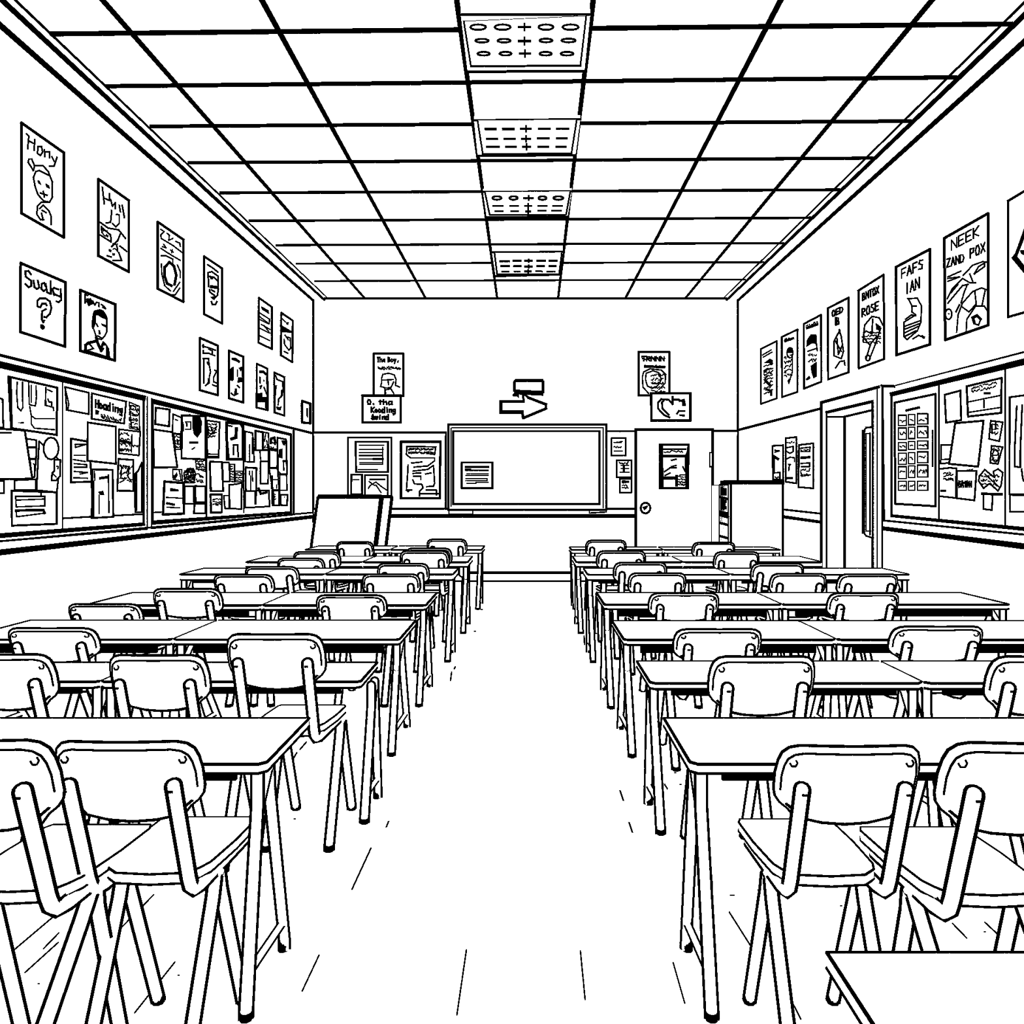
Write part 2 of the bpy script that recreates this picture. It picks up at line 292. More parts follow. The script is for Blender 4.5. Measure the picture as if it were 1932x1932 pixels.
poster('L', Z4, '997,595 1135,660 1140,1200 995,1165', 'f 1030,680 1080,680 1130,720 1130,760 1080,720 1030,720;f 1030,760 1050,770 1050,860 1030,850;f 1120,760 1140,770 1135,860 1120,860;f 1000,985 1070,970 1070,1030 1140,1030 1140,1095 1000,1095;f 1105,1090 1140,1090 1140,1195 1105,1175;f 1080,800 1100,810 1095,830 1080,825;1090,900 1125,990;1040,890 1060,880 1045,920',
       'lower row poster with a solid black band near its foot', 3.6, 2.2)
poster('L', Z4, '1225,710 1357,770 1357,1270 1228,1230', '1240,745 1260,800 1350,835;f 1235,875 1260,875 1250,940 1250,1010 1235,1010;1335,840 1340,940 1320,1010 1280,1060 1275,1130;f 1310,940 1345,920 1340,1010 1315,1040;f 1250,1150 1300,1160 1320,1135 1310,1200 1255,1195',
       'lower row poster of a leaning figure, fourth of the lower row', 3.6, 2.4)
poster('L', Z4, '1585,1080 1695,1115 1695,1370 1585,1360', 'f 1640,1175 1660,1175 1660,1300 1640,1270', 'tiny low poster hanging right at the far left corner', 4.4)

# ------------------------------------------------------------------ left notice boards
def board(pl, outer, inner, lab, wi, wo, extra=(), mid=()):
    c = sum((on(pl, x, y, .02) for x, y in outer), V()) / 4
    root = empty('notice_board', c); tag(root, lab, 'notice board', 'framed notice boards along the side walls')
    mb = MB(); slab(mb, pl, outer, .02, .02, wo); mb.build('frame', WOOD, root, c)
    mb = MB(); slab(mb, pl, inner, .03, .01, wi)
    for st, w in extra: ribbon(mb, pl, P(st), w, .0312)
    mb.build('panel', WOOD, root, c)
board('L', [(-90, 667), (278, 749), (278, 998), (-90, 1029)], [(-90, 667), (271, 751), (271, 989), (-90, 1018)],
      'large framed notice board at the near end of the left wall', [(14, 10), 4.5, (6.5, 10), 0], [0, 3, 3, 0], [('118,717 118,998', 2.8), ('119,978 170,975 271,970', 3.2)])
board('L', [(286, 752), (554, 812), (554, 971), (286, 997)], [(288, 757), (549, 820), (549, 967), (288, 986)],
      'framed notice board crowded with papers, left wall beside the far corner', [(9.5, 5), 4.5, (4.5, 8), 4.5], [0, 3.2, 2.6, 3], [('389,785 389.5,975', 2.8), ('459.6,797 460,967', 2.8), ('288,967 308,966', 2.6)])
Z5 = (0, 680, .1967); Z6 = (270, 730, .1708)
G1 = 'papers pinned on the near left notice board'; G2 = 'papers pinned on the far left notice board'
layer = {'n': 0}
def pin(pl, z, q, label, text='', lay=0, w=3.2, aw=2.2, group=G1, name='paper', cat='paper'):
    layer['n'] += 1
    return sheet(pl, name, cat, label, z, q, text, .036 + lay * .005 + (layer['n'] % 3) * .0012, .003, w, aw, group)
pin('L', Z5, '-200,300 25,372 32,645 -200,640', 'sheet cut by the picture edge, left of the folder collage', '', 0)
pin('L', Z5, '80,155 548,262 545,715 108,650', 'large collage sheet with a rounded tab and curved band, top of board', 'f 70,155 112,160 122,640 98,640 85,400;165,210 160,310 170,450 200,485 220,450 215,350 215,210;275,210 280,420 300,430 340,435 350,350 345,245;300,240 300,400;440,260 435,430 510,450 515,480;455,280 500,300;f 430,370 450,390 445,440 425,430;460,370 470,400 495,400 495,430;285,440 300,530 340,560 525,560;300,530 300,610 330,650 525,665;f 165,595 230,590 230,605 200,605', 0, 4)
pin('L', Z5, '375,775 578,965 545,1265 350,1245', 'blank sheet showing beneath the round cut-out', '', 0)
pin('L', Z5, '245,750 350,765 350,830 262,830', 'topmost small card of a strip of three beside the round cut-out', '', 1)
pin('L', Z5, '265,833 350,835 345,945 280,945', 'middle small card of a strip of three', '', 1)
pin('L', Z5, '287,950 345,950 330,1120 303,1120', 'lowest narrow card of a strip of three', '320,990 330,1000 330,1100', 1)
pin('L', Z5, '-200,640 238,672 310,1135 -200,1140', 'big blank sheet overlapping the others at the picture edge', '0,695 105,695', 2, 3.8)
pin('L', Z5, ' '.join('%.0f,%.0f' % (490 + 72 * math.cos(a * math.pi / 8), 845 + 105 * math.sin(a * math.pi / 8)) for a in range(16)), 'round paper cut-out pinned beside the strip of three cards', '', 1, 3.2, name='paper_disc')
pin('L', Z5, '520,955 580,955 575,1110 540,1150 495,1150 500,1080 520,1060', 'torn curled paper strip hanging under the round cut-out', '545,1015 560,1020 555,1040;510,1090 540,1120', 1, name='paper_strip')
pin('L', Z5, '138,1150 345,1140 345,1245 142,1245', 'blank card below the big blank sheet', '', 1)
pin('L', Z5, '-100,1155 40,1155 40,1275 -100,1275', 'small card at the picture edge under the big blank sheet', '', 0)
pin('L', Z5, '110,1250 545,1265 545,1568 115,1585', 'wide sheet with two drawn ruler-like bars, bottom of the board', '150,1305 430,1305 430,1395 155,1405 150,1305;160,1340 420,1330;W 150,1440 415,1435 430,1465;430,1465 160,1500 155,1440;395,1265 395,1305', 1, 3.8)
pin('L', Z5, '625,255 850,310 850,515 640,475', 'tilted blank card with a crumpled left edge, top of board', '630,290 650,370 660,420 650,470', 0, 3.2)
pin('L', Z5, '880,315 1210,395 1190,605 880,560', 'sign sheet with two lines of bold lettering', 'tHoading 915,375 1180,435 75,0;f 915,470 950,485 945,520 915,520;s 970,500 1170,565 1,.23;s 970,505 1170,575 1,.23', 0, 3.2, 2.8)
pin('L', Z5, '1240,400 1335,440 1340,670 1262,650', 'scribbled narrow note beside the lettered sign sheet', 's 1240,420 1330,660 6,.1;s 1240,420 1330,660 4,.2', 0, 2.2)
pin('L', Z5, '680,750 850,780 882,1165 680,1168', 'ruled writing sheet half hidden by a blank sheet', '710,910 820,910;700,950 820,970;710,990 830,1000 830,1025 710,1025;710,1065 840,1075 770,1090;705,1125 840,1130;720,805 830,805 725,835 720,805', 0, 3.8)
pin('L', Z5, '842,595 1110,635 1112,992 838,962', 'large blank sheet covering the ruled writing sheet', '', 1, 3.6)
pin('L', Z5, '885,1045 1080,1050 1087,1500 880,1512', 'tall narrow sheet with a thick black left edge', 'f 870,1160 905,1150 905,1520 880,1520;1040,1100 1045,1460;W 960,1130 1030,1120;950,1290 950,1470;f 940,1260 990,1250 1000,1290 960,1290;905,1060 910,1150', 1, 3.6)
pin('L', Z5, '1142,660 1345,685 1332,912 1140,890', 'sketched card above the cartoon card at the board edge', '1265,710 1260,880;s 1150,680 1250,880 4,.1;W 1145,770 1250,790;s 1270,800 1325,860 1,0;1150,850 1260,860', 0, 3)
pin('L', Z5, '1137,945 1280,955 1280,1252 1125,1250', 'sketched card with a spiky doodle at the board edge', '1165,1010 1160,1120;1180,1010 1240,1020 1215,1070;1240,1030 1225,1110 1260,1165;1150,1170 1190,1150;s 1150,990 1270,1170 3,.1', 1, 3.4)
pin('L', Z5, '1292,1090 1325,1060 1360,980 1360,1455 1297,1458', 'narrow strip of paper at the right edge of the near board', '1310,1080 1310,1440', 0, 3)
# far left board
def p2(q, lab, text='', lay=0, w=2.8, aw=2.0): return pin('L', Z6, q, lab, text, lay, w, aw, G2)
p2('140,230 292,250 287,435 135,410', 'blank card in the top left corner of the far board', '', 0, 3.6)
p2('112,470 322,500 378,888 120,890', 'large blank tilted sheet at the left of the far board', '', 1, 3.4)
p2('330,300 425,340 420,522 325,510', 'blank note behind the portrait sheet', '355,360 380,370', 0)
p2('340,520 412,530 412,690 360,690', 'dark scribbled scrap under the blank note', 's 350,530 405,690 4,0;f 370,570 395,590 390,650 375,620', 0, 2)
p2('428,315 690,325 688,800 425,790', 'portrait sheet with a dark haired head in its corner', '440,390 445,485;465,385 525,385 525,470 465,470;f 470,390 490,400 490,440 475,440;f 545,330 625,325 650,380 642,500 600,560 560,520 545,450;W 520,615 600,615;540,690 570,670;f 440,310 520,300 530,315 445,330', 2, 3.6)
layer['n'] = 1
sheet('L', 'paper_cutout', 'paper', 'small pale face cut-out on the portrait sheet', Z6, '572,370 600,350 628,385 630,465 600,455 580,420', '', .0495, .002, 0, 2, G2)
p2('328,910 425,912 435,1040 332,1022', 'torn scrap with a black blotch above the two-line sheet', 'f 332,990 375,940 380,980 350,1030;400,925 420,1030', 0, 2.2)
p2('450,960 490,905 555,905 580,960 560,1060 470,1060', 'paper flower rosette in the middle of the board', 'e 520,985 40,45;s 450,930 575,1060 5,0;s 460,920 575,1060 4,.1;W 490,930 520,905 560,930', 1, 2.4)
p2('578,805 690,805 690,935 590,900', 'crumpled scrap directly under the portrait sheet', 's 585,810 680,930 4,0;f 600,830 655,860 625,880', 0, 2)
p2('590,945 690,960 690,1075 590,1060', 'scribbled scrap right of the paper flower', 'f 610,960 670,990 665,1005 625,1000;f 620,1045 648,1040 648,1068;s 590,950 660,1060 2,.1', 0, 0)
p2('235,1045 447,1062 450,1400 220,1410', 'sheet with two short bold headings, bottom left of far board', 'f 300,1115 395,1135 395,1155 300,1155;255,1220 435,1230;W 265,1285 340,1300;265,1330 405,1335', 1, 4.4)
p2('458,1095 562,1095 562,1290 462,1290', 'narrow blank card right of the two-heading sheet', '', 0, 3)
p2('575,1095 690,1100 690,1275 580,1275', 'blank card beside the panel divider, upper of two', '', 1, 3.4)
p2('570,1292 690,1290 690,1395 560,1395', 'blank card beside the panel divider, lower of two', '', 0, 3.4)
p2('703,370 845,390 835,780 710,780', 'tall sheet with a scribbled plant drawing', 's 715,400 810,560 5,0;715,430 720,520;750,450 770,500 720,560;815,435 770,520;710,740 830,745;715,770 820,770', 0, 3)
p2('920,395 1080,405 1102,450 1102,800 930,800', 'thick bordered sheet with two hooked strokes', 'W 975,575 1025,560 1030,460;1000,750 1000,640 1045,640 1050,770;930,425 980,435;940,680 945,790', 1, 5, 2.6)
p2('740,825 870,830 885,1150 745,1150', 'blank sheet with a thick black left edge', 'f 725,840 745,840 760,1140 740,1140', 0, 3.4)
p2('877,835 950,835 956,1045 885,1045', 'narrow blank card in the middle of the centre panel', '', 0, 2.4)
p2('957,855 1010,855 1010,1050 962,1040', 'narrow dark scribbled strip in the centre panel', 's 960,860 1005,1040 6,0', 1, 2.4)
p2('1016,930 1100,930 1100,1050 1020,1050', 'small scribbled card left of the second divider', 's 1020,935 1095,1045 4,0', 0, 1.8)
p2('950,1082 1025,1075 1090,1060 1085,1350 957,1342', 'blank tall card at the foot of the centre panel', '', 1, 3)
p2('745,1190 870,1190 870,1385 750,1390', 'bordered note with a scribbled figure, foot of centre panel', 's 770,1230 860,1310 3,0;f 795,1290 830,1290 830,1315 800,1312', 1, 3.8)
p2('890,1200 950,1200 950,1342 905,1342', 'narrow blank card between two cards at the foot of centre panel', '', 0, 2.8)
p2('1125,490 1210,510 1228,830 1125,825', 'tall card with a thin inner strip, top of last panel', '1175,640 1175,820;1205,560 1205,740', 0, 2.8)
p2('1240,485 1320,500 1320,700 1240,700', 'small blank card in a thick border, top of last panel', '', 1, 3.8)
p2('1325,500 1385,510 1390,692 1330,692', 'slim card with wavy stripes', '1355,510 1340,600;1365,590 1380,680;s 1335,640 1380,690 1,0', 0, 2.6)
p2('1290,705 1385,700 1385,822 1300,822', 'blank square card below the slim striped card', '', 1, 2.4)
p2('1298,826 1385,826 1380,1070 1295,1070', 'blank oblong card below the square card', '', 0, 2.8)
p2('1132,890 1252,897 1250,1152 1135,1152', 'card with a broken centre line, middle of last panel', '1190,985 1190,1140;1175,930 1175,970;1205,930 1210,1040', 0, 3.4)
p2('1125,1153 1390,1142 1396,1320 1125,1335', 'wide blank sheet along the foot of last panel', 'W 1245,1150 1240,1290;W 1275,1120 1300,1180 1365,1165', 0, 3)
p2('1397,680 1490,692 1480,890 1397,890', 'blank card right of the oblong cards', '', 0, 3)
p2('1482,560 1580,580 1590,962 1492,962', 'card with a black clip-shaped drawing at the board edge', 'f 1500,690 1540,680 1540,790 1500,780;f 1525,590 1575,590 1570,650 1545,640;1550,820 1555,920;W 1550,820 1590,820;1490,800 1490,930 1520,960', 1, 3.2)
p2('1392,897 1485,900 1502,1140 1430,1140', 'card with a drawn arch below the blank card', 'W 1420,990 1425,1120;1430,1025 1480,1025;1475,1080 1475,1120', 1, 2.6)
p2('1510,972 1585,972 1590,1142 1510,1142', 'blank card near the lower right of the far board', '', 0, 2.6)
p2('1427,1145 1505,1145 1505,1310 1430,1310', 'note with a ragged left border, lower right of the far board', 'W 1435,1160 1440,1300;s 1435,1170 1465,1260 3,0', 0, 3.4)
p2('1520,1190 1595,1190 1590,1310 1520,1305', 'rounded tag card in the lower right corner', 'f 1555,1212 1568,1215 1562,1228', 1, 3.2)
p2('1408,548 1465,562 1468,702 1403,692', 'dark scribbled scrap near the top right of the far board', 's 1410,560 1460,690 3,0;W 1410,620 1415,570 1450,560 1460,620;W 1395,690 1465,700', 0, 0)

# ------------------------------------------------------------------ far wall
Zf = (570, 640, .21739); Zc = (830, 680, .22775); Zd = (1100, 640, .2381)
Gf = 'posters high on the end wall'
def fposter(z, q, text, lab, w=4, aw=2.2, off=.01, name='poster', cat='poster', g=Gf): return sheet('F', name, cat, lab, z, q, text, off, .006, w, aw, g)
fposter(Zf, '622,125 878,125 878,492 622,492', 'tThe 650,158 725,158 38,0;tBoy, 745,158 845,158 38,0;s 660,230 855,272 1,0;s 660,235 850,272 1,0;690,380 690,340 700,305 750,295 800,310 815,350 810,400 845,415;690,380 680,410 715,420 725,470;700,355 790,350;745,350 750,395;715,425 770,420 795,370;720,480 720,440 770,430 795,470 795,490', 'end wall poster of a ponytailed girl, on the left')
fposter(Zf, '523,490 855,490 855,722 525,722', 'tO. 565,525 640,525 40,0;ttha 660,525 790,525 42,0;tKooding 600,590 815,590 45,0;t&wind 600,655 755,655 40,0;f 785,640 805,640 800,665 785,662', 'wide lettered sign under the girl poster', 4.4, 2.6, .018)
fposter(Zd, '440,102 684,102 684,446 440,446', 's 465,135 650,172 1,0;tTRNNN 465,137 650,137 35,0;s 485,200 650,235 1,0;W 490,215 645,222;500,270 555,250 600,265 620,320 590,370 550,390 510,370 495,320 500,270;470,300 480,260 530,235 620,245 655,280 650,350 600,400;470,300 475,380 520,430;s 540,270 650,430 5,0;550,350 580,350', 'end wall poster with a double ring drawing, on the right', 4)
fposter(Zd, '540,428 850,428 850,645 542,645', '685,620 640,600 595,550 595,500 620,475 680,480 710,515 710,455;680,600 630,550 625,500 640,485;710,480 760,478 765,490 800,480;745,590 760,568 805,568;f 760,595 805,595 805,612 765,610;W 797,498 800,518', 'wide card with a half drawn heart, under the ring poster', 4.6, 3, .018)
root = empty('direction_sign', on('F', 987, 755)); tag(root, 'white arrow sign pointing right with a plate above, over the whiteboard', 'sign')
mb = MB(); slab(mb, 'F', zq(Zc, '505,340 695,340 685,268 735,310 880,365 880,398 690,478 682,428 505,428'), .03, .02, [5, 4, 4, 5, 4, 5, 5, 6.5, 5.5]); mb.build('arrow', PLASTIC, root, root.location)
mb = MB(); slab(mb, 'F', zq(Zc, '632,165 845,165 855,175 855,262 840,272 632,262 618,250 618,178'), .03, .02, [6, 4, 5, 4, 9, 5, 5, 5])
art(mb, 'F', Zc, 'f 600,285 625,262 655,262 655,315 640,300 605,300', .033); mb.build('plate', PLASTIC, root, root.location)
# bulletin panel and its papers
mb = MB(); slab(mb, 'F', zq(Zf, '398,855 775,855 775,1385 398,1385'), .012, .012, [3, 3.6, 3, 3]); tag(mb.build('pin_board', WOOD), 'small pin board holding three sheets, beside the display board', 'pin board')
g = 'sheets on the small pin board'
sheet('F', 'paper', 'paper', 'ruled notice, largest sheet on the small pin board', Zf, '465,890 745,890 745,1152 468,1152', '495,920 710,920;495,955 705,955;495,985 690,985;495,1010 690,1010;495,1040 650,1040;500,1070 700,1070;500,1085 700,1085;700,940 700,1085;485,1130 655,1130;W 620,1040 700,1040', .018, .005, 3.8, 1.9, g)
sheet('F', 'paper', 'paper', 'small upright card at the lower left of the pin board', Zf, '428,1175 520,1175 520,1345 425,1345', '442,1217 495,1217', .018, .005, 3.4, 1.8, g)
sheet('F', 'paper', 'paper', 'card with a drawn hill at the lower right of the pin board', Zf, '545,1180 745,1180 745,1360 545,1360', '590,1217 720,1217;575,1295 590,1270 640,1240 690,1280 735,1310;640,1265 685,1330;580,1235 630,1270', .018, .005, 3, 2, g)
fposter(Zf, '858,890 1200,890 1195,1380 858,1380', '910,930 1160,935 1150,1000 1080,990;910,930 905,1000 940,1030 1150,1030 1150,1055 1090,1100 970,1110;950,1075 1040,1065;960,1145 1090,1130 1140,1095 1150,1250 1140,1275 1080,1280;920,1090 915,1180 905,1310 950,1310;965,1190 1030,1190 1030,1220;960,1220 975,1255 1040,1260 1050,1290 1020,1320 1020,1360;1075,1310 1165,1310 1165,1350;1030,1340 1180,1340;f 900,1310 940,1315 920,1330;s 925,940 1140,1000 2,0;s 925,940 1140,1000 2,0;960,1165 1030,1160;1070,1170 1120,1160', 'framed busy line-art poster left of the whiteboard', 4.2, 2.4, .014, g=None)
for q, lab, tx in (('225,785 338,785 338,920 225,920', 'topmost of three notes between whiteboard and door', 's 245,805 310,825 1,0;245,820 305,820;s 245,845 315,865 1,0;245,885 310,885'),
                   ('267,960 385,960 385,1095 267,1095', 'middle of three notes between whiteboard and door', 's 285,965 365,1000 1,0;300,1000 360,1000;W 325,1000 325,1050;295,1055 365,1055;300,1025 360,1025'),
                   ('290,1105 383,1105 383,1215 290,1215', 'lowest and smallest of three notes beside the door', 's 310,1125 365,1190 3,0;W 315,1125 360,1130')):
    sheet('F', 'note', 'note', lab, Zd, q, tx, .01, .005, 3, 1.8, 'notes between the whiteboard and the end door')
# whiteboard
c = on('F', 994, 880); root = empty('whiteboard', c); tag(root, 'wide framed whiteboard in the middle of the end wall', 'whiteboard')
mb = MB(); slab(mb, 'F', [(846, 801), (1144, 801), (1144, 962), (846, 962)], .045, .045, [4.2, 3.4, 3.2, 4]); ribbon(mb, 'F', [(853, 807), (1138, 807), (1138, 958)], 2, .047); ribbon(mb, 'F', [(851, 808), (851, 955)], 2, .047)
mb.build('frame', METAL, root, c)
mb = MB(); slab(mb, 'F', [(855, 813.5), (1131, 813.5), (1131, 951), (855, 951)], .05, .005, [3.6, 4, 3.8, 4]); mb.build('panel', PLASTIC, root, c)
for q in ([(847, 963), (892, 963), (892, 970), (847, 970)], [(1112, 963), (1144, 963), (1144, 966), (1112, 968)]):
    mb = MB(); slab(mb, 'F', q, .09, .09, 2.6); mb.build('tray', METAL, root, c)
sheet('F', 'paper', 'paper', 'ruled notice stuck on the lower left of the whiteboard', Zc, '180,845 435,845 435,1058 180,1058', 'W 215,882 400,882;215,911 400,911;W 215,903 250,903;225,938 400,938;215,953 400,953;215,978 390,978 390,995 215,995;225,1020 300,1020 300,1011 400,1011', .056, .005, 3.6, 1.9)
# end door
mb = MB()
slab(mb, 'F', zq(Zd, '418,715 1028,715 1028,1923 418,1923'), .05, .05, [5.2, 5, 3, 5.2])
door = tag(mb.build('door_1', WOOD), None, None, None, 'structure')
c = V((0, 0, 0))
mb = MB(); slab(mb, 'F', zq(Zd, '612,835 835,835 830,1180 612,1180'), .056, .006, 4.5)
art(mb, 'F', Zd, '625,870 815,870;W 640,925 800,925;f 612,835 632,835 640,1180 612,1180;f 805,930 838,850 832,1180 812,1180;645,1050 690,1020 740,1020;650,1080 690,1060;700,1010 740,1000;W 640,1100 720,1100;W 740,1085 740,1160;770,1075 820,1075 ;700,960 740,950;s 750,1080 825,1165 4,0;s 640,880 800,905 1,0;790,1010 810,1050', .0575, 2.4)
mb.build('pane', PLASTIC, door)
mb = MB(); slab(mb, 'F', [zq(Zd, '%f,%f' % (495 + 38 * math.cos(a * math.pi / 8), 1338 + 42 * math.sin(a * math.pi / 8)))[0] for a in range(16)], .11, .06, 3.6)
art(mb, 'F', Zd, 'f 470,1330 520,1315 500,1345 485,1355', .112); mb.build('knob', METAL, door)
mb = MB(); slab(mb, 'F', zq(Zd, '1003,900 1026,900 1026,1010 1003,1010'), .06, .02, 2.4); mb.build('hinge', METAL, door)

# ------------------------------------------------------------------ right wall
Zr = (1530, 680, .2277); Zp = (1400, 360, .2754)
rp = lambda q, tx, lab, w=4, aw=2.4: poster('R', Zp, q, tx, lab, w, aw, Gr)
rp('128,1085 237,1030 237,1422 130,1460', '140,1125 200,1090;145,1140 205,1105;f 150,1180 190,1150 210,1160 210,1190 180,1180;s 150,1190 210,1290 4,-.3;s 150,1220 210,1400 6,-.3;W 160,1300 190,1330;W 165,1360 200,1370 200,1400', 'first and smallest poster of the slanting row, nearest the end wall', 3.2, 2)
rp('272,1002 380,950 380,1378 274,1413', 's 290,1010 350,1050 1,-.4;W 295,1030 350,1010;f 300,1110 330,1070 350,1080 350,1110;e 328,1110 20,35;s 290,1130 350,1290 5,-.3;345,1130 345,1240 320,1320;f 310,1300 325,1280 320,1325', 'second poster of the slanting row, a spindle shaped drawing', 3.4, 2)
rp('423,912 541,850 543,1308 425,1355', 's 440,915 520,955 1,-.4;W 445,940 515,915;f 440,1070 445,1020 470,985 510,985 512,1050 480,1045;450,1100 510,1080;510,1050 515,1095;s 455,1110 510,1180 2,0;f 470,1200 512,1170 512,1272 490,1285 475,1240;f 435,1290 460,1265 470,1285 445,1300', 'third poster of the slanting row, with two solid black shapes', 3.6, 2.2)
rp('587,805 730,732 730,1243 590,1292', 'tOED 615,825 695,790 38,0;tB 640,870 675,865 50,0;W 645,870 645,915;670,955 630,1030 630,1130 680,1150 695,1100 680,1000 665,950;650,1010 660,1120 690,1050;640,1030 680,1100;f 655,975 672,950 675,985;640,1215 670,1170 700,1165 705,1195', 'fourth poster of the slanting row, a feather above a curl', 3.8)
rp('797,684 970,575 974,1152 800,1216', 'tBNTOX 825,705 940,650 48,0;tROSE 820,810 940,755 55,0;830,1030 840,920 890,860 940,870 965,920;895,880 890,980 850,960;850,1150 880,1050 920,1000;870,1160 910,1060 950,940;e 862,1145 15,18;f 915,905 950,930 945,960 920,950;s 830,960 950,1050 4,0;825,1000 880,1060', 'fifth poster of the slanting row, a ladle under two words', 4)
rp('1055,522 1288,400 1288,1052 1058,1125', 'tFAFS 1090,540 1245,465 62,0;tIAN 1115,640 1220,590 72,0;1135,740 1200,735 1230,790 1225,900 1200,960 1130,1020 1110,1000 1110,900 1190,850 1165,830 1165,790 1140,740;1165,790 1195,790;1110,930 1220,890;1110,950 1215,910;1110,975 1205,930;1120,995 1190,960;1170,1015 1210,990 1245,1005;f 1230,985 1255,1000 1250,1015 1235,1010;1120,880 1160,850 1190,855', 'sixth poster of the slanting row, a gripping hand under lettering', 4.8)
rp('1385,325 1685,155 1688,920 1392,1022', 'tNEEK 1430,340 1630,235 68,0;tZAND 1400,470 1525,430 55,0;tPOX 1560,400 1670,350 62,0;1515,580 1580,510 1650,485 1680,490;1590,570 1660,520 1660,495 1620,520 1590,570;1410,590 1500,550;1410,620 1490,590 1410,600;1405,740 1440,670 1510,600 1560,630 1600,630;1560,570 1580,620;1410,770 1510,650 1550,640;1430,700 1480,640;1500,770 1520,700 1540,650;1470,970 1480,850 1510,770 1580,690 1640,665 1680,680;1535,970 1540,880 1600,790 1660,790 1680,820;1500,790 1555,830 1600,780;1595,690 1605,780;1665,685 1645,780;e 1415,845 22,35;f 1410,840 1422,840 1420,852;W 1590,900 1580,870 1610,855 1635,880;1635,880 1620,920 1590,910;1465,830 1490,780', 'large poster headed NEEK with an arched stone drawing', 5)
rp('1822,70 2120,-110 2120,780 1822,865', 'f 1940,235 1870,430 1845,460 1940,575 1940,520 1885,450 1940,310;f 1905,405 1940,405 1940,445 1910,430', 'poster cut by the picture edge, with a bold angular mark', 4.4)
for q, lab, tx in (('1502,845 1585,840 1587,1115 1505,1110', 'left note of three on the right wall, with two short words', '1520,880 1555,885 1520,895;W 1515,930 1545,950;1515,940 1515,1060;1515,1060 1560,1055 1560,1110;s 1520,1080 1560,1110 1,0'),
                   ('1605,785 1692,775 1690,1142 1608,1130', 'middle note of three on the right wall, with a small face', 's 1610,805 1685,830 1,0;1615,860 1665,850 1665,890 1640,905 1615,890;1610,950 1640,935 1675,940 1675,970;f 1620,985 1655,990 1635,1010;1635,990 1630,1040;W 1615,1100 1655,1100'),
                   ('1710,838 1825,825 1825,1182 1708,1172', 'right note of three on the right wall, with four bold lines', 's 1725,860 1800,900 1,0;1720,865 1800,855 1795,890 1725,890;W 1730,940 1795,935;1725,985 1795,980 1795,1010 1730,1010;s 1725,1020 1800,1090 2,0;1725,1050 1735,1085 1800,1075')):
    sheet('R', 'note', 'note', lab, Zd, q, tx, .008, .006, 3.2, 2.2, 'notes between the end corner and the side door')
# side door in the right wall
mb = MB()
def rq(mb, s, off, t, w): slab(mb, 'R', P(s), off, t, w)
rq(mb, '1549.5,759.5 1658,730 1664.5,728 1664.5,1332 1549.5,1259', .03, .03, [5.5, 0, 4, 0, 5.5])
ribbon(mb, 'R', P('1655,732 1655,1322'), 2.6, .0312)
door = structure(mb, 'door_2', WOOD)
mb = MB(); rq(mb, '1559.5,778 1646,757.5 1646,1318 1559.5,1263', .036, .006, [5.5, 5, 0, 3.6])
ribbon(mb, 'R', P('1563,786.5 1592,786.5 1645,774'), 4, .0375); ribbon(mb, 'R', P('1593.5,787 1593.5,1285'), 5, .0375); mb.build('leaf', WOOD, door)
mb = MB(); rq(mb, '1629,814 1634,807 1643.5,806 1643.5,1014 1634,1011 1629,1004', .045, .009, [3, 3.5, 0, 3, 3, 7])
ribbon(mb, 'R', P('1633.5,820 1634,818 1641.5,818'), 2.5, .0465); ribbon(mb, 'R', P('1634,818 1634,1000'), 2, .0465); ribbon(mb, 'R', P('1641.5,818 1641.5,1008'), 4, .0465); ribbon(mb, 'R', P('1634,1002 1643,1002'), 2.4, .0465)
mb.build('window_strip', PLASTIC, door)
# right notice board
board('R', [(1664, 728), (1687, 729), (2600, 494), (2600, 1077), (1667, 982)], [(1682, 744), (2600, 518), (2600, 1065), (1682, 973)],
      'framed notice board at the near end of the right wall', [(8, 23), 4.5, (12, 5.5), 4.5], [5, 0, 0, 3, 5.5], [('1771.4,722 1771.4,980', 3), ('1896.6,694 1896.6,990', 3)])
G3 = 'papers pinned on the right notice board'
def p3(q, lab, text='', lay=0, w=3.2, aw=2.2): return pin('R', Zr, q, lab, text, lay, w, aw, G3)
cells = ''
for r, (ya, yb) in enumerate(((455, 540), (560, 655), (680, 745), (770, 862), (880, 978), (1000, 1076))):
    for xa, xb in ((724, 790), (808, 862), (882, 968)):
        d = -(xa - 724) * .08 if r < 5 else 0
        cells += '%d,%d %d,%d %d,%d %d,%d %d,%d;' % (xa, ya + d, xb, ya + d, xb, yb + d, xa, yb + d, xa, ya + d)
        cells += 's %d,%d %d,%d 1,0;' % (xa + 14, ya + d + 25, xb - 8, yb + d - 18)
p3('695,350 1032,278 1030,1208 697,1188', 'sheet of eighteen small picture boxes in three columns', 'W 790,415 895,390;' + cells + '1008,580 1008,880', 0, 4, 2)
p3('1108,285 1238,250 1245,495 1120,515', 'blank upright card right of the boxed sheet', '', 0, 3.6)
p3('1290,215 1580,145 1575,435 1302,465', 'ruled sheet with scribbled heading, top of right board', 's 1330,215 1540,275 2,-.2;1300,345 1570,290;1435,330 1435,390;1310,430 1570,390;W 1440,272 1480,272', 0, 3.8)
p3('1080,700 1170,700 1145,850 1075,855', 'small card peeping out under the tilted blank sheet', '1080,822 1140,818', 0, 3)
p3('1195,520 1430,500 1385,880 1145,857', 'large tilted blank sheet in the middle of the right board', '', 1, 3.8)
p3('1490,500 1590,512 1560,670 1475,650', 'tilted doodle card right of the big tilted sheet', 's 1490,520 1550,620 3,0;1530,515 1530,570;1500,540 1500,600', 0, 3)
p3('1497,707 1590,718 1575,760 1550,858 1485,850', 'oval doodle card under the tilted doodle card', 'e 1530,790 25,50;s 1500,720 1560,840 3,0', 0, 3)
